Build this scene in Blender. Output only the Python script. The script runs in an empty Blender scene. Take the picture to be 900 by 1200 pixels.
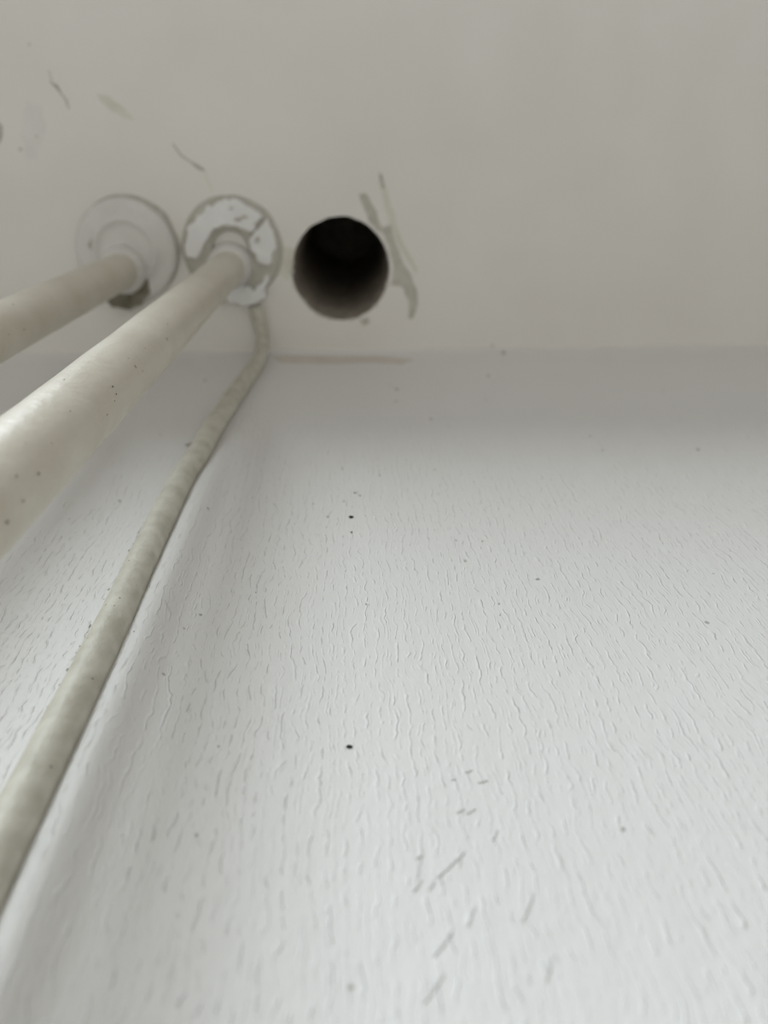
import bpy, bmesh, math, random
import numpy as np
from mathutils import Vector, Matrix, noise

random.seed(7)
C = bpy.context.scene.collection
S = bpy.context.scene

# ---------------------------------------------------------------- geometry frame
# X runs along the wall, Y into the wall, Z up.  Camera at the origin, looking steeply up.
H = .545            # underside of the boxed-in ceiling above the camera
D = .1234           # wall face distance
Zc = Vector((-48, 410, -900)).normalized()
Xc = Vector((1, .021, -.0437)); Xc = (Xc - Zc * Xc.dot(Zc)).normalized()
Yc = Zc.cross(Xc)
R = Matrix((Xc, Yc, Zc))

def ray(px, py): return R @ Vector((px - 450, 600 - py, -900))
def on_ceil(px, py, z=H):
    r = ray(px, py); return r * (z / r.z)
def on_wall(px, py, y=D):
    r = ray(px, py); return r * (y / r.y)

# ---------------------------------------------------------------- camera
cd = bpy.data.cameras.new('camera'); cam = bpy.data.objects.new('camera', cd); C.objects.link(cam)
cam.matrix_world = R.to_4x4()
cd.sensor_fit = 'VERTICAL'; cd.sensor_height = 36; cd.lens = 27; cd.clip_start = .005
cd.dof.use_dof = True; cd.dof.focus_distance = .232; cd.dof.aperture_fstop = 9.0
S.camera = cam

# ---------------------------------------------------------------- world + lights + exposure
w = bpy.data.worlds.new('world'); S.world = w; w.use_nodes = True
bg = w.node_tree.nodes['Background']; bg.inputs[0].default_value = (1, .975, .93, 1); bg.inputs[1].default_value = .345

def area(name, loc, target, sx, sy, power, col):
    l = bpy.data.lights.new(name, 'AREA'); l.shape = 'RECTANGLE'; l.size = sx; l.size_y = sy
    l.energy = power; l.color = col
    o = bpy.data.objects.new(name, l); C.objects.link(o); o.location = loc
    o.rotation_euler = (Vector(target) - Vector(loc)).to_track_quat('-Z', 'Y').to_euler()
    return o
area('window_daylight', (-1.66, -2.2, 2.75), (0, .12, .2), 1.4, 2.0, 168, (.88, .955, 1))

vs = S.view_settings
vs.view_transform = 'Standard'; vs.look = 'None'; vs.gamma = 1; vs.use_curve_mapping = False
vs.exposure = 0

# ---------------------------------------------------------------- materials
class NT:
    def __init__(s, name):
        s.m = bpy.data.materials.new(name); s.m.use_nodes = True
        s.t = s.m.node_tree; s.b = s.t.nodes['Principled BSDF']
    def n(s, typ, **kw):
        o = s.t.nodes.new(typ)
        for k, v in kw.items():
            if k.startswith('i_'):
                key = k[2:]; o.inputs[int(key) if key.isdigit() else key.replace('_', ' ')].default_value = v
            else: setattr(o, k, v)
        return o
    def l(s, a, b): s.t.links.new(a, b)
    def math(s, op, a, b=None, clamp=False):
        o = s.t.nodes.new('ShaderNodeMath'); o.operation = op; o.use_clamp = clamp
        for i, v in enumerate((a, b)):
            if v is None: continue
            if isinstance(v, (int, float)): o.inputs[i].default_value = v
            else: s.l(v, o.inputs[i])
        return o.outputs[0]
    def coords(s, scale=(1, 1, 1), loc=(0, 0, 0)):
        g = s.n('ShaderNodeNewGeometry'); m = s.n('ShaderNodeMapping')
        m.inputs['Scale'].default_value = scale; m.inputs['Location'].default_value = loc
        s.l(g.outputs['Position'], m.inputs['Vector']); return m.outputs[0]
    def noise(s, v, scale, detail=3, rough=.5):
        o = s.n('ShaderNodeTexNoise'); o.inputs['Scale'].default_value = scale
        o.inputs['Detail'].default_value = detail; o.inputs['Roughness'].default_value = rough
        s.l(v, o.inputs['Vector']); return o
    def ramp(s, f, p0, c0, p1, c1):
        o = s.n('ShaderNodeValToRGB'); e = o.color_ramp.elements
        e[0].position = p0; e[0].color = c0; e[1].position = p1; e[1].color = c1
        s.l(f, o.inputs[0]); return o.outputs[0]
    def mix(s, f, a, b):
        o = s.n('ShaderNodeMix', data_type='RGBA')
        for sock, v in ((o.inputs[0], f), (o.inputs[6], a), (o.inputs[7], b)):
            if isinstance(v, (int, float, tuple)): sock.default_value = v
            else: s.l(v, sock)
        return o.outputs[2]
    def bump(s, h, strength, dist, prev=None):
        o = s.n('ShaderNodeBump'); o.inputs['Strength'].default_value = strength; o.inputs['Distance'].default_value = dist
        s.l(h, o.inputs['Height'])
        if prev is not None: s.l(prev, o.inputs['Normal'])
        return o.outputs[0]

def specks(k, scale, size, off=(0, 0, 0), keep=.6):
    """tiny dirt marks: mask of small dots in a voronoi field, most cells left clean"""
    v = k.coords((1, 1, .8), off)
    vo = k.n('ShaderNodeTexVoronoi'); vo.inputs['Scale'].default_value = scale
    k.l(v, vo.inputs['Vector'])
    dot = k.math('LESS_THAN', vo.outputs['Distance'], size)
    sep = k.n('ShaderNodeSeparateColor'); k.l(vo.outputs['Color'], sep.inputs[0])
    return k.math('MULTIPLY', dot, k.math('GREATER_THAN', sep.outputs[0], keep))

def wallpaper():
    k = NT('painted_wallpaper')
    sep = k.n('ShaderNodeSeparateXYZ'); k.l(k.coords(), sep.inputs[0])
    wob = k.noise(k.coords((1, 1, .75)), 75, 3, .6)
    def creases(pitch, amt, zlen, wid, loc):
        # rows of vertical embossed creases: asymmetric, wandering, each a centimetre or so long
        u = k.math('ADD', k.math('MULTIPLY', sep.outputs[0], 1 / pitch), k.math('MULTIPLY', wob.outputs['Fac'], amt))
        f = k.math('FRACT', u)
        up = k.ramp(f, 0, (0, 0, 0, 1), .5 - wid, (.18, .18, .18, 1))
        n = k.n('ShaderNodeValToRGB'); e = n.color_ramp.elements
        e[0].position = .30; e[0].color = (0, 0, 0, 1); e[1].position = .5 + wid * .4; e[1].color = (0, 0, 0, 1)
        m = e.new(.5); m.color = (1, 1, 1, 1); m2 = e.new(.5 - wid); m2.color = (.3, .3, .3, 1)
        k.l(f, n.inputs[0])
        comb = k.n('ShaderNodeCombineXYZ')
        k.l(k.math('MULTIPLY', k.math('FLOOR', u), 7.31), comb.inputs[0])
        k.l(k.math('MULTIPLY', sep.outputs[2], 1 / zlen), comb.inputs[2]); comb.inputs[1].default_value = loc
        gn = k.noise(comb.outputs[0], 1, 1, .5)
        gx = k.noise(k.coords((1, 1, .3), (loc, .1, 0)), 320, 1)
        g = k.ramp(k.math('ADD', gn.outputs['Fac'], k.math('MULTIPLY', gx.outputs['Fac'], .25)), .58, (0, 0, 0, 1), .74, (1, 1, 1, 1))
        return k.math('MULTIPLY', n.outputs[0], g)
    c1 = creases(.0030, 2.6, .0042, .13, 0)
    c2 = creases(.0021, 3, .003, .16, 5)
    fine = k.noise(k.coords((1, 1, .4)), 520, 3, .5)
    broad = k.noise(k.coords((1, 1, .5)), 150, 2)
    h = k.math('ADD', k.math('ADD', k.math('MULTIPLY', c1, .50), k.math('MULTIPLY', c2, .24)),
               k.math('ADD', k.math('MULTIPLY', fine.outputs['Fac'], .26), k.math('MULTIPLY', broad.outputs['Fac'], .7)))
    k.l(k.bump(h, 1, .0005), k.b.inputs['Normal'])
    big = k.noise(k.coords(), 9, 2)
    col = k.mix(big.outputs['Fac'], (.77, .765, .745, 1), (.80, .80, .79, 1))
    m = specks(k, 75, .055, keep=.80)
    col = k.mix(k.math('MULTIPLY', m, .55), col, (.22, .20, .17, 1))
    k.l(col, k.b.inputs['Base Color'])
    k.b.inputs['Roughness'].default_value = .55
    k.b.inputs['Specular IOR Level'].default_value = .3
    return k.m

def plain(name, c0, c1, rough=.6, nscale=30, bscale=200, bdist=.0003, sp=None, spcol=(.2, .18, .14, 1), spec=.3):
    k = NT(name)
    n = k.noise(k.coords(), nscale, 4)
    f = k.ramp(n.outputs['Fac'], .35, (0, 0, 0, 1), .65, (1, 1, 1, 1))
    col = k.mix(f, c0 + (1,), c1 + (1,))
    if sp:
        col = k.mix(k.math('MULTIPLY', specks(k, sp[0], sp[1], (.1, .2, .3), sp[2]), .75), col, spcol)
    k.l(col, k.b.inputs['Base Color'])
    bn = k.noise(k.coords(), bscale, 3)
    k.l(k.bump(bn.outputs['Fac'], 1, bdist), k.b.inputs['Normal'])
    k.b.inputs['Roughness'].default_value = rough; k.b.inputs['Specular IOR Level'].default_value = spec
    return k.m

M = dict(
    wall=wallpaper(),
    ceil=plain('ceiling_paint', (.80, .775, .735), (.83, .81, .775), .7, 14, 120, .0004),
    ceilmark=plain('bare_filler_and_rim_shade', (.50, .48, .43), (.60, .58, .53), .85, 150, 300, .0006),  # scraped filler, also the painted shade crescents round the collars
    stain=plain('faint_stain', (.68, .66, .58), (.74, .72, .65), .8, 80, 300, .0002),
    crack=plain('dirty_crack', (.44, .42, .39), (.56, .54, .50), .85, 200, 300, .0002),
    faint=plain('faint_grey_smudge', (.76, .74, .71), (.80, .78, .75), .7, 60, 120, .0002),
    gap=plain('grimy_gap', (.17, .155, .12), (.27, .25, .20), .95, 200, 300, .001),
    bore=plain('bored_plaster', (.36, .32, .27), (.50, .45, .39), .95, 120, 350, .0012),
    pipe=plain('cream_gloss_paint', (.61, .565, .47), (.68, .64, .55),   .38, 40, 260, .00035, (150, .09, .72), spec=.5),
    cable=plain('yellowed_cable_paint', (.52, .50, .42), (.64, .62, .54), .5, 160, 500, .0003, (330, .11, .78)),
    plaster=plain('white_plaster', (.80, .80, .79), (.86, .86, .85), .7, 60, 180, .0009),
    putty=plain('grey_putty', (.47, .45, .40), (.56, .54, .48), .85, 90, 240, .0012),
    ring=plain('painted_collar', (.68, .67, .64), (.74, .73, .70), .6, 60, 180, .0008),
    dark=plain('black_void', (.012, .011, .01), (.02, .018, .015), .95),
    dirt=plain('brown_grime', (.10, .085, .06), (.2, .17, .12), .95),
    caulk=plain('caulk', (.76, .73, .68), (.80, .775, .73), .6, 50, 160, .0005),
    rust=plain('pinkish_smear', (.66, .61, .56), (.72, .67, .61), .7, 90, 300, .0001),
    floor=plain('floor_laminate', (.66, .62, .56), (.72, .68, .62), .5, 6, 50, .0002),
)

# ---------------------------------------------------------------- helpers
def obj(name, bm, mat, parent=None, smooth=True):
    me = bpy.data.meshes.new(name)
    bmesh.ops.recalc_face_normals(bm, faces=bm.faces)
    bm.to_mesh(me); bm.free()
    for p in me.polygons: p.use_smooth = smooth
    me.materials.append(mat)
    o = bpy.data.objects.new(name, me); C.objects.link(o)
    if parent:
        o.parent = parent
        o.matrix_parent_inverse = Matrix.Translation(-parent.location)
    return o
def struct(name, bm, mat, smooth=False):
    o = obj(name, bm, mat, None, smooth); o['kind'] = 'structure'; return o
def thing(name, label, cat, loc, group=None):
    o = bpy.data.objects.new(name, None); o.location = loc; o.empty_display_size = .02; C.objects.link(o)
    o['label'] = label; o['category'] = cat
    if group: o['group'] = group
    return o

def box(bm, a, b):
    v = [bm.verts.new((x, y, z)) for x in (a[0], b[0]) for y in (a[1], b[1]) for z in (a[2], b[2])]
    for f in ((0, 1, 3, 2), (4, 6, 7, 5), (0, 4, 5, 1), (2, 3, 7, 6), (0, 2, 6, 4), (1, 5, 7, 3)):
        bm.faces.new([v[i] for i in f])

def tube(bm, pts, rads, n=32, wob=0, seed=0, cap=True):
    """swept tube through pts (list of Vectors) with a radius per point; wob = lumpiness of the paint"""
    rings = []; up = None
    for i, p in enumerate(pts):
        t = (pts[min(i + 1, len(pts) - 1)] - pts[max(i - 1, 0)]).normalized()
        if up is None: up = Vector((0, 1, 0)) if abs(t.y) < .8 else Vector((1, 0, 0))
        u = (up - t * up.dot(t)).normalized(); v = t.cross(u); up = u
        ring = []
        for k in range(n):
            a = 2 * math.pi * k / n
            d = u * math.cos(a) + v * math.sin(a)
            q = p + d * rads[i]
            if wob: q = p + d * (rads[i] + wob * noise.noise(q * 90 + Vector((seed, 0, 0))))
            ring.append(bm.verts.new(q))
        rings.append(ring)
    for a, b in zip(rings, rings[1:]):
        for k in range(n): bm.faces.new((a[k], a[(k + 1) % n], b[(k + 1) % n], b[k]))
    if cap: bm.faces.new(rings[0]); bm.faces.new(list(reversed(rings[-1])))

def catmull(P, n=10):
    P = [P[0] * 2 - P[1]] + P + [P[-1] * 2 - P[-2]]; out = []
    for i in range(1, len(P) - 2):
        for k in range(n):
            t = k / n; a, b, c, d = P[i - 1:i + 3]
            out.append(.5 * ((2 * b) + (c - a) * t + (2 * a - 5 * b + 4 * c - d) * t * t + (3 * b - a - 3 * c + d) * t ** 3))
    out.append(P[-2]); return out

def ragged(pts, n=3, amp=.0006, seed=0):
    """subdivide a closed outline and roughen it"""
    out = []
    for i, p in enumerate(pts):
        q = pts[(i + 1) % len(pts)]
        for k in range(n):
            s = p.lerp(q, k / n)
            out.append(s + Vector((noise.noise(s * 220 + Vector((seed, 0, 0))), noise.noise(s * 220 + Vector((0, seed + 9, 0))), 0)) * amp * 2)
    return out

def slab(bm, outline, off, depth, bevel=.0005, seed=0, lump=0):
    """irregular raised flake: outline (Vectors) on a surface, extruded along off*depth with a chamfered rim"""
    c = sum(outline, Vector()) / len(outline)
    base = [bm.verts.new(p - off * .0006) for p in outline]
    def inset(p, f):
        d = c - p; L = d.length
        return p + d * min(f / max(L, 1e-6), .3)
    if bevel <= 0:
        top = [bm.verts.new(p + off * depth) for p in outline]; mid = top
    else:
        mid = [bm.verts.new(p + off * max(depth - bevel, depth * .4)) for p in outline]
        top = [bm.verts.new(inset(p, bevel) + off * (depth + lump * noise.noise(p * 150 + Vector((seed, 0, 0))))) for p in outline]
    N = len(outline)
    for a, b in (((base, top),) if mid is top else ((base, mid), (mid, top))):
        for k in range(N): bm.faces.new((a[k], a[(k + 1) % N], b[(k + 1) % N], b[k]))
    f = bm.faces.new(top)
    f.normal_update()
    bmesh.ops.triangulate(bm, faces=[f], ngon_method='EAR_CLIP')

# ---------------------------------------------------------------- structure: wall with a low paper-covered ridge
RIDGE_X = -.0578
def ridge(x, z):
    a = .0062 * math.exp(-((x - RIDGE_X) / (.0085 if x < RIDGE_X else .0060)) ** 2)
    fade = min(1, max(0, (.40 - z) / .12)); fade = fade * fade * (3 - 2 * fade)
    return a * fade
def wall_y(x, z):
    dd = (H - z)
    cove = .0022 * max(0, 1 - dd / .011) ** 2 if dd < .011 else 0
    und = .0007 * noise.noise(Vector((x * 9, 1.3, z * 6)))
    return D - ridge(x, z) - cove + und
bm = bmesh.new()
xs = sorted(set([-1.3, -.9, -.6] + [round(-.42 + .012 * i, 4) for i in range(75)] + [round(-.085 + .001 * i, 4) for i in range(50)] + [.7, 1, 1.4]))
zs = [-1.2, -.7, -.3] + [-.1 + .008 * i for i in range(76)] + [.511, .519, .527, .534, .537, .540, .543, H]
grid = [[bm.verts.new((x, wall_y(x, z) if z > -.2 else D, z)) for z in zs] for x in xs]
for i in range(len(xs) - 1):
    for j in range(len(zs) - 1):
        bm.faces.new((grid[i][j], grid[i + 1][j], grid[i + 1][j + 1], grid[i][j + 1]))
# thickness behind
b = [bm.verts.new(p) for p in ((-1.3, D + .1, -1.2), (1.4, D + .1, -1.2), (1.4, D + .1, 1.6), (-1.3, D + .1, 1.6))]
t = [bm.verts.new((-1.3, D + .004, 1.6)), bm.verts.new((1.4, D + .004, 1.6)), bm.verts.new((-1.3, D + .004, H)), bm.verts.new((1.4, D + .004, H))]
bm.faces.new(b); bm.faces.new((b[3], b[2], t[1], t[0])); bm.faces.new((t[0], t[1], t[3], t[2]))
wall = struct('wall_back', bm, M['wall'], True)

# ---------------------------------------------------------------- structure: boxed ceiling with the drilled bore
HC = on_ceil(399.5, 316); HR = .0332
EDGE = -.185                                     # front edge of the boxing
def hole_pt(a):
    r = HR + .0006 * noise.noise(Vector((math.cos(a) * 3, math.sin(a) * 3, .5))) + .0004 * noise.noise(Vector((math.cos(a) * 11, math.sin(a) * 11, 2)))
    return Vector((HC.x + r * math.cos(a), HC.y + r * 1.02 * math.sin(a), H))
bm = bmesh.new(); N = 128
xa, xb, ya, yb = -1.3, 1.4, EDGE, D + .004
inner = []; outer = []
angs = sorted([2 * math.pi * k / N for k in range(N)] + [math.atan2(y - HC.y, x - HC.x) % (2 * math.pi) for x in (xa, xb) for y in (ya, yb)])
for a in angs:
    inner.append(bm.verts.new(hole_pt(a)))
    c, s = math.cos(a), math.sin(a)
    tx = ((xb if c > 0 else xa) - HC.x) / c if abs(c) > 1e-9 else 1e9
    ty = ((yb if s > 0 else ya) - HC.y) / s if abs(s) > 1e-9 else 1e9
    tt = min(tx, ty); outer.append(bm.verts.new((HC.x + c * tt, HC.y + s * tt, H)))
topv = [bm.verts.new(v.co + Vector((0, 0, .35))) for v in outer]
n_ = len(angs)
for k in range(n_):
    q = (k + 1) % n_
    bm.faces.new((inner[k], inner[q], outer[q], outer[k]))
    bm.faces.new((outer[k], outer[q], topv[q], topv[k]))
bm.faces.new(topv)
ceiling = struct('ceiling', bm, M['ceil'])
# bore through the boxing: slightly skewed, rough walls, closed at the far end
bm = bmesh.new(); rings = []
for i in range(22):
    f = i / 21; z = H + .33 * f
    ring = []
    for k in range(96):
        a = 2 * math.pi * k / 96
        p = hole_pt(a)
        ctr = Vector((HC.x + .006 * f, HC.y - .004 * f, z))
        rr = Vector((p.x - HC.x, p.y - HC.y, 0))
        rr *= 1 + (.02 * noise.noise(Vector((math.cos(a) * 2, math.sin(a) * 2, z * 45))) if i else 0)
        ring.append(bm.verts.new(ctr + rr))
    rings.append(ring)
for a, b in zip(rings, rings[1:]):
    for k in range(96): bm.faces.new((a[k], b[k], b[(k + 1) % 96], a[(k + 1) % 96]))
bm.faces.new(rings[-1])
o = obj('bore', bm, M['bore'], ceiling); o['label'] = 'round dark drilled hole with rough greyish brown sides'

# floor and room behind, out of frame, for the bounce
bm = bmesh.new(); box(bm, (-1.3, -2.6, -1.25), (1.4, D + .1, -1.2)); struct('floor', bm, M['floor'])

# caulk fillet along the corner
bm = bmesh.new(); prof = 7; prev = None
for i in range(260):
    x = -.42 + .84 * i / 259
    s = .0042 + .0012 * noise.noise(Vector((x * 40, 0, 3))) + (.0014 * max(0, noise.noise(Vector((x * 150, 4, 3)))) if -.09 < x < .03 else 0)
    y0 = wall_y(x, H - .004) + .0005; z0 = H + .0003
    row = []
    for k in range(prof):
        a = math.pi / 2 * k / (prof - 1)
        row.append(bm.verts.new((x, y0 - s * (1 - math.sin(a)), z0 - s * (1 - math.cos(a)))))
    if prev:
        for k in range(prof - 1): bm.faces.new((prev[k], prev[k + 1], row[k + 1], row[k]))
    prev = row
struct('trim_1', bm, M['caulk'], True)

# ---------------------------------------------------------------- marks on the ceiling (worn patches around the hole, cracks, stains)
DN = Vector((0, 0, -1))
def ceil_patch(name, px, mat, depth=.0003, n=3, amp=.0006, seed=0, label=None, lump=0):
    pts = ragged([on_ceil(*p) for p in px], n, amp, seed)
    bm = bmesh.new(); slab(bm, pts, DN, depth, 0, seed, lump)
    o = obj(name, bm, mat, ceiling, False)
    if label: o['label'] = label
    return o
ceil_patch('scrape', [(420, 227), (428, 226), (437, 240), (446, 262), (452, 275), (444, 272), (434, 262), (428, 248)], M['ceilmark'], .00030, seed=1, label='grey scraped patch above the hole')
ceil_patch('scrape', [(443, 202), (447, 203), (453, 222), (461, 248), (466, 268), (474, 288), (484, 304), (490, 318), (487, 322), (478, 306), (466, 286), (458, 266), (450, 242), (446, 222)], M['stain'], .00012, seed=2)
ceil_patch('scrape', [(448, 266), (458, 264), (465, 288), (474, 310), (484, 326), (489, 342), (489, 362), (484, 374), (479, 372), (479, 352), (471, 336), (458, 334), (461, 312), (456, 290)], M['ceilmark'], .00042, seed=3, label='long grey scraped patch curving down beside the hole')
ceil_patch('scrape', [(444, 203), (448, 206), (451, 220), (447, 222)], M['crack'], .00054, seed=4, amp=.0003)
ceil_patch('scrape', [(331, 288), (345, 292), (343, 318), (338, 330), (326, 320), (322, 300)], M['stain'], .00020, seed=6)
ceil_patch('scrape', [(422, 374), (432, 372), (434, 378), (426, 381)], M['ceilmark'], .0006, seed=7)
def ceil_line(pts, wd, mat, depth, seed):
    A = []; B = []
    for i, (x, y) in enumerate(pts):
        x0, y0 = pts[max(i - 1, 0)]; x1, y1 = pts[min(i + 1, len(pts) - 1)]
        L = math.hypot(x1 - x0, y1 - y0); ww = wd[i] / 2
        A.append((x - (y1 - y0) / L * ww, y + (x1 - x0) / L * ww)); B.append((x + (y1 - y0) / L * ww, y - (x1 - x0) / L * ww))
    ceil_patch('crack', A + B[::-1], M[mat], depth, 2, .00015, seed)
ceil_line([(57, 82), (60, 91), (60, 97), (66, 101), (72, 110), (78, 118), (81, 128)], [.8, 1, 1.4, 4.5, 1.6, 2, .8], 'crack', .0003, 8)
ceil_line([(202, 168), (212, 182), (224, 190), (234, 197), (240, 200)], [1.5, 1.8, 1.5, 5, 1], 'crack', .0003, 9)
ceil_line([(240, 200), (243, 212), (250, 226)], [1, 1.4, .6], 'stain', .00025, 19)
ceil_patch('stain', [(114, 108), (124, 112), (138, 120), (150, 132), (157, 141), (146, 138), (132, 130), (118, 120)], M['stain'], .0001, seed=10)
ceil_patch('stain', [(30, 120), (48, 124), (55, 150), (44, 190), (30, 180), (24, 150)], M['faint'], .00008, seed=14, amp=.002)
ceil_patch('crack', [(-6, 142), (3, 147), (4, 153), (1, 166), (-6, 172)], M['crack'], .0003, seed=11)
for i, (x, y, r) in enumerate([(24, 175, 2.2), (34, 52, 1.5), (43, 160, 1.5), (577, 405, 1.5)]):
    ceil_patch('spot', [(x + r * math.cos(a), y + r * math.sin(a)) for a in (0, 1.2, 2.4, 3.6, 4.9)], M['crack'], .0002, n=1, amp=.0001, seed=i)
# crumbs along the lower rim of the hole
bm = bmesh.new()
for k in range(26):
    a = random.uniform(.15, math.pi - .1) if k < 20 else random.uniform(2.6, 3.4)
    p = hole_pt(a); r = random.uniform(.0005, .0013)
    bmesh.ops.create_icosphere(bm, subdivisions=1, radius=r, matrix=Matrix.Translation(p + Vector((0, 0, -.0001))) @ Matrix.Diagonal((random.uniform(.8, 2), 1, .6, 1)))
o = obj('crumb', bm, M['ceilmark'], ceiling, False); o['kind'] = 'stuff'

# ---------------------------------------------------------------- marks on the wall
def wall_patch(name, px, mat, depth=.00025, n=2, amp=.0001, seed=0, label=None):
    pts = [on_wall(*p) for p in px]
    pts = [Vector((p.x, wall_y(p.x, p.z), p.z)) for p in pts]
    q = []
    for i, p in enumerate(pts):
        r = pts[(i + 1) % len(pts)]
        for k in range(n):
            s = p.lerp(r, k / n); q.append(s + Vector((noise.noise(s * 400 + Vector((seed, 0, 0))), 0, noise.noise(s * 400 + Vector((0, 0, seed))))) * amp)
    bm = bmesh.new(); slab(bm, q, Vector((0, -1, 0)), depth, 0)
    o = obj(name, bm, mat, wall, False)
    if label: o['label'] = label
    return o
def blob(x, y, rx, ry, m=9):
    return [(x + rx * math.cos(2 * math.pi * k / m), y + ry * math.sin(2 * math.pi * k / m)) for k in range(m)]
wall_patch('nail_hole', blob(411.5, 606.5, 2.9, 1.5), M['dark'], .0002, 1, .0001, label='tiny black nail hole, upper one')
wall_patch('nail_hole', blob(409.5, 875, 4.0, 2.0), M['dark'], .0002, 1, .0001, label='tiny black nail hole, lower one')
for i, (x, y, rx, ry) in enumerate([(412, 624.5, 1.1, 1), (416, 577.5, 2.2, 1), (422, 581, 1.6, 1), (403, 587.5, 1.3, 1), (384, 606, 1.4, 1), (401, 549, 1.3, .8), (445, 557, 1.2, .8),
        (465, 456, 2.2, 1.2), (464, 470, 1.4, .8), (505, 491, 1.6, 1), (590, 414, 2.6, 1.6), (572, 441, 2, 1), (818, 527, 2.6, 1.5), (730, 971, 2.8, 2.4), (584.5, 708, 1.2, 1.1), (586, 721, 1, 1),
        (534, 634, 1.2, 1), (545, 658, 1.8, 1.4), (565, 635, 1, 1), (630, 679, 2.6, 1.2), (235, 721, 2, 1), (216, 739, 1.4, .9), (245, 607, 1.2, 1.2), (192, 794, 2, 1.2), (160, 760, 1.2, 1),
        (429, 709, 1.2, .9), (300, 695, .9, .8), (256, 874, 1.5, 1), (411, 1155, 3.5, 3), (230, 978, 2, 2.2), (219, 521, 2, 1.6), (196, 591, 2.0, 1.4), (140, 586, 1.8, 1.6)]):
    wall_patch('speck', blob(x, y, rx, ry, 6), M['crack'] if i else M['dirt'], .00015, 1, .0001, i)
# thin creases and scratches pressed into the paper
def streak(x0, y0, x1, y1, wd, mat='crack', depth=.0003, seed=0, name='scratch'):
    L = math.hypot(x1 - x0, y1 - y0); nx, ny = -(y1 - y0) / L, (x1 - x0) / L
    A = []; B = []
    for k in range(7):
        t = k / 6; ww = wd * math.sin(math.pi * (t * .86 + .07)) * .5; jx = random.uniform(-.4, .4)
        A.append((x0 + (x1 - x0) * t + nx * ww + jx, y0 + (y1 - y0) * t + ny * ww)); B.append((x0 + (x1 - x0) * t - nx * ww + jx, y0 + (y1 - y0) * t - ny * ww))
    return wall_patch(name, A + B[::-1], M[mat], depth, 1, .00005, seed)
M['scratch'] = plain('scuffed_paint', (.68, .68, .67), (.75, .75, .74), .6, 300, 500, .0002)
for i, a in enumerate([(512, 1028, 545, 997, 3.4), (484, 1044, 494, 1030, 4), (502, 1042, 509, 1030, 3.6), (546, 953, 558, 947, 2), (535, 952, 545, 947, 1.8), (487, 1006, 496, 1000, 1.4),
        (577, 984, 583, 972, 2.2), (508, 1120, 530, 1090, 4), (495, 1175, 520, 1140, 4.5), (625, 1045, 612, 1080, 2.8), (548, 1085, 556, 1060, 3), (640, 1150, 645, 1120, 4), (491, 1010, 488, 1030, 2.2),
        (545, 905, 553, 902, 1.6), (560, 917, 572, 914, 1.6), (528, 914, 534, 912, 1.4), (242, 800, 239, 785, 1.6), (218, 834, 222, 824, 1.8), (178, 985, 180, 965, 2), (200, 730, 196, 720, 1)]):
    streak(*a, 'scratch', .00022, i)
# pinkish smear under the corner
wall_patch('smear', [(318, 418), (352, 417), (400, 418), (440, 417), (486, 421), (470, 427), (430, 425), (380, 427), (330, 426)], M['rust'], .0001, 3, .0004, label='faint pinkish smear along the corner')

# ---------------------------------------------------------------- pipes with their ceiling collars
def annulus_profile(bm, c, prof, n=72, wob=0, seed=0, sq=1.0):
    """revolved profile [(radius, drop below ceiling)] about a vertical axis"""
    rings = []
    for r, dz in prof:
        ring = []
        for k in range(n):
            a = 2 * math.pi * k / n
            rr = r * (1 + wob * noise.noise(Vector((math.cos(a) * 2.5, math.sin(a) * 2.5, seed + dz * 30))))
            ring.append(bm.verts.new((c.x + rr * math.cos(a), c.y + rr * sq * math.sin(a), H - dz + wob * .012 * noise.noise(Vector((math.cos(a) * 4 * r * 30, math.sin(a) * 4 * r * 30, seed))))))
        rings.append(ring)
    for a, b in zip(rings, rings[1:]):
        for k in range(n): bm.faces.new((a[k], a[(k + 1) % n], b[(k + 1) % n], b[k]))

def make_pipe(label, top, low, rad, seed):
    t = thing('heating_pipe', label, 'pipe', (top.x, top.y, H), 'painted heating pipes rising along the wall')
    bm = bmesh.new(); pts = []; rr = []
    for i in range(120):
        f = i / 119; pts.append(top.lerp(low, f) + Vector((.0006 * math.sin(f * 7 + seed), .0005 * math.sin(f * 5), 0))); rr.append(rad)
    tube(bm, pts, rr, 48, .0004, seed)
    obj('pipe_shaft', bm, M['pipe'], t)
    return t
def px_poly(bm, px, depth, seed, lump=.0003, z=0, amp=.0007):
    zz = H - z
    pts = ragged([on_ceil(x, y, zz) for x, y in px], 3, amp, seed)
    slab(bm, pts, DN, depth, .0006, seed, lump)

def rim_shade_crescent(parent, c, r0, wd, a0, a1, seed):
    """darker crescent on the ceiling, painting in the shade along the collar rim"""
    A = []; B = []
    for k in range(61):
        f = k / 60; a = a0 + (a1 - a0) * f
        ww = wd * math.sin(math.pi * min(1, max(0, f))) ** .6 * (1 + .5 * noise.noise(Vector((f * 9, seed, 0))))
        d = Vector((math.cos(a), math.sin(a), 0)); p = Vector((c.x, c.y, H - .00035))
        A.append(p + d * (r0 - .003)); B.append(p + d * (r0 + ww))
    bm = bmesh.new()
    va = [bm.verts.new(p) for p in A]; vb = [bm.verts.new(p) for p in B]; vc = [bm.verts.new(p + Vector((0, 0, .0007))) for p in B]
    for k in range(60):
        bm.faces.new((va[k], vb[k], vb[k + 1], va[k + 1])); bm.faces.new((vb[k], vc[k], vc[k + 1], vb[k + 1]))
    obj('painted_rim_shade', bm, M['ceilmark'], parent)  # filler colour stands in for the shade beside the collar rim
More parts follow.
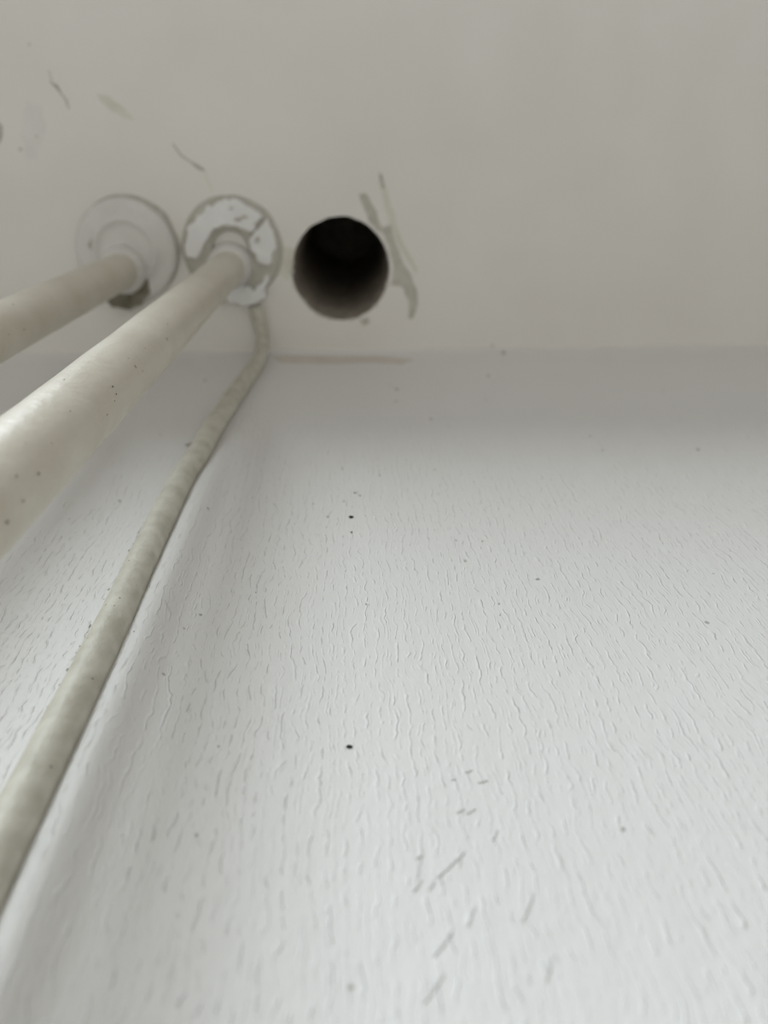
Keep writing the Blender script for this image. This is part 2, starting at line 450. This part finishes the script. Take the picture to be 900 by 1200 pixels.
def on_pipe(px, py, c, rad):
    r = ray(px, py); a = r.x ** 2 + r.y ** 2; b = -2 * (r.x * c.x + r.y * c.y); q = c.x ** 2 + c.y ** 2 - rad ** 2
    dsc = b * b - 4 * a * q
    if dsc < 0: return None
    return r * ((-b - math.sqrt(dsc)) / (2 * a))
def pipe_chips(parent, c, rad, spots):
    for x, y, s in spots:
        s *= .62
        p = on_pipe(x, y, c, rad)
        if p is None: continue
        n = Vector((p.x - c.x, p.y - c.y, 0)).normalized()
        bm = bmesh.new()
        bmesh.ops.create_icosphere(bm, subdivisions=1, radius=s, matrix=Matrix.Translation(p + n * .0001) @ n.to_track_quat('X', 'Z').to_matrix().to_4x4() @ Matrix.Diagonal((.2, .4, .9, 1)))
        obj('chip', bm, M['dirt'], parent)
# right-hand pipe
PT = on_ceil(270, 311)
def low_pt(px, py, ydist):                      # a lower point on the ray, at a given distance from the wall plane
    r = ray(px, py); return r * (ydist / r.y)
PR = make_pipe('thick cream painted pipe entering the chipped white collar next to the drilled hole', PT + Vector((0, 0, .02)), Vector((PT.x + .0005, PT.y + .0015, -1.15)), .0108, 1)
pipe_chips(PR, PT, .0111, [(132, 453, .0011), (136, 462, .0009), (134, 470, .0007), (125, 486, .0011), (122, 492, .0007), (75, 445, .0008), (45, 555, .0011), (19, 558, .0010), (27, 587, .0009),
    (8, 612, .0013), (82, 482, .0007), (160, 465, .0009), (170, 408, .0008), (196, 380, .0009), (150, 420, .0006), (110, 500, .0006), (60, 520, .0006), (30, 520, .0005)])
fc = on_ceil(271, 293)
bm = bmesh.new()
annulus_profile(bm, fc, [(.0326, 0), (.0318, .0022), (.0300, .0034), (.022, .0036), (.0135, .0036), (.012, .0012)], 84, .035, 3)
o = obj('collar', bm, M['putty'], PR); o['label'] = 'grey putty ring round the pipe end'
flakes = [
    [(219, 300), (217, 286), (222, 270), (231, 254), (243, 243), (255, 238), (262, 234), (274, 234), (288, 238), (300, 246), (308, 254), (302, 262), (296, 272), (287, 268), (277, 264), (262, 264), (250, 268), (243, 280), (238, 292), (232, 304)],
    [(313, 258), (320, 270), (324, 284), (322, 296), (318, 308), (312, 312), (304, 308), (300, 298), (292, 292), (293, 278), (298, 270), (306, 266)],
    [(262, 346), (268, 338), (280, 328), (288, 336), (298, 342), (306, 332), (310, 322), (315, 324), (312, 340), (308, 350), (298, 354), (284, 356), (270, 354)],
]
for i, fl in enumerate(flakes):
    bm = bmesh.new(); px_poly(bm, fl, .0030, 20 + i, .0009, .0030, .0012)
    o = obj('plaster_flake', bm, M['plaster'], PR, False)
    if i == 1: o['label'] = 'separate broken white flake with a pit'
# thin dirt pits on the flakes
for x, y, rx, ry in [(302, 281, 2.6, 4), (301, 262, 4.5, 2), (279, 257, 5, 2.5), (271, 244, 2.5, 1.5), (258, 352, 4.5, 4.5), (286, 254, 5, 2)]:
    bm = bmesh.new(); px_poly(bm, blob(x, y, rx, ry, 7), .0003, int(x), 0, .0062, .0003)
    obj('chip', bm, M['putty'], PR, False)
bm = bmesh.new()     # paint-covered neck where the pipe enters
nc = PT
tube(bm, [Vector((nc.x, nc.y, H - d_)) for d_ in (-.001, .004, .008, .012, .015, .0165)], [.0158, .0152, .0146, .0138, .0124, .0109], 48, .0011, 5)
obj('neck', bm, M['ring'], PR)

rim_shade_crescent(PR, fc, .0326, .0022, math.radians(-150), math.radians(60), 2)
# left-hand pipe
PT2 = on_ceil(148, 314)
PL = make_pipe('cream painted pipe at the far left, entering a smooth round white collar', PT2 + Vector((0, 0, .02)), Vector((PT2.x - .0005, PT2.y + .001, -1.15)), .0112, 2)
fc2 = on_ceil(150, 293)
bm = bmesh.new()
annulus_profile(bm, fc2, [(.0290, 0), (.0296, .0016), (.0322, .0022), (.0326, .0042), (.0316, .0058), (.0280, .0066), (.0215, .0068), (.0203, .0088), (.0188, .0090), (.0178, .0074), (.014, .0072), (.004, .0074)], 84, .02, 8)
o = obj('collar', bm, M['ring'], PL)
bm = bmesh.new()
tube(bm, [Vector((PT2.x, PT2.y, H - d_)) for d_ in (-.001, .005, .010, .014, .0165, .018)], [.0160, .0156, .0152, .0142, .0128, .0113], 48, .0011, 9)
obj('neck', bm, M['ring'], PL)
rim_shade_crescent(PL, fc2, .0322, .0030, math.radians(-135), math.radians(50), 7)
pipe_chips(PL, PT2, .0115, [(28, 386, .0010), (10, 392, .0007), (60, 352, .0008)])
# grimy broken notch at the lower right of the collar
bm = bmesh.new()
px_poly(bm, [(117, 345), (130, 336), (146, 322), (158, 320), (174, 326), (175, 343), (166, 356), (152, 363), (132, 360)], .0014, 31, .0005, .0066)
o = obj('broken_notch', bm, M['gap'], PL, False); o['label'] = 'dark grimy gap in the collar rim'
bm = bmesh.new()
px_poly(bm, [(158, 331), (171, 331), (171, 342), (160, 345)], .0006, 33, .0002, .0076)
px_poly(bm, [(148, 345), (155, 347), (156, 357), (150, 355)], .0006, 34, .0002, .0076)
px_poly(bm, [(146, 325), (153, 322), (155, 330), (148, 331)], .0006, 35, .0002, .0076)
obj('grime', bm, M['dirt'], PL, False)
bm = bmesh.new()
px_poly(bm, [(142, 336), (151, 335), (158, 340), (155, 345), (146, 344)], .0016, 36, .0002, .0074)
obj('plaster_flake', bm, M['plaster'], PL, False)
bm = bmesh.new()
px_poly(bm, [(103, 287), (108, 279), (115, 279), (114, 288), (106, 295)], .0004, 37, .0002, .0066)
obj('chip', bm, M['putty'], PL, False)

# ---------------------------------------------------------------- cable
r_c = .0046
def cw(px, py, off=r_c): 
    p = on_wall(px, py, D - off); return p
P = [on_ceil(300, 359, H - r_c), on_ceil(303, 370, H - r_c), on_ceil(306, 384, H - r_c)]
P += [on_ceil(308, 397, H - r_c * 1.6)]
P += [cw(306, 415, r_c * 1.3), cw(297, 432), cw(284, 450), cw(268, 474), cw(250, 501), cw(232, 533)]
xw = cw(160, 680).x
for z in (.30, .26, .22, .18, .14, .10, .05, 0, -.1, -.3, -.6, -1.0, -1.19):
    P.append(Vector((xw + {.30: -.0018, .26: -.0018, .22: -.0013}.get(z, -.0005) , D - r_c, z)))
pts = catmull(P, 14)
bm = bmesh.new(); tube(bm, pts, [r_c * (1.08 if p.z < .5 else .95) for p in pts], 24, .00025, 3)
cable = obj('cable', bm, M['cable'])
cable['label'] = 'thin painted cable running down the wall from under the chipped collar'; cable['category'] = 'cable'
# grime and paint lumps caught along its left edge
bm = bmesh.new()
for k in range(150):
    z = .06 + .33 * random.random() ** .8
    p = min(pts, key=lambda q: abs(q.z - z) + (1 if q.z > .5 else 0))
    q = Vector((p.x - r_c * random.uniform(1.45, 1.95), 0, z)); q.y = wall_y(q.x, q.z)
    r = random.uniform(.00014, .00038)
    bmesh.ops.create_icosphere(bm, subdivisions=1, radius=r, matrix=Matrix.Translation(q) @ Matrix.Diagonal((1, 1, random.uniform(1, 3), 1)))
for (x, y, r) in [(265, 462, .0016), (224, 521, .0016), (240, 446, .001)]:
    q = on_wall(x, y, D - .0006)
    bmesh.ops.create_icosphere(bm, subdivisions=2, radius=r, matrix=Matrix.Translation(q) @ Matrix.Diagonal((1, .6, 1.4, 1)))
o = obj('grime', bm, M['crack'], cable); o['kind'] = 'stuff'
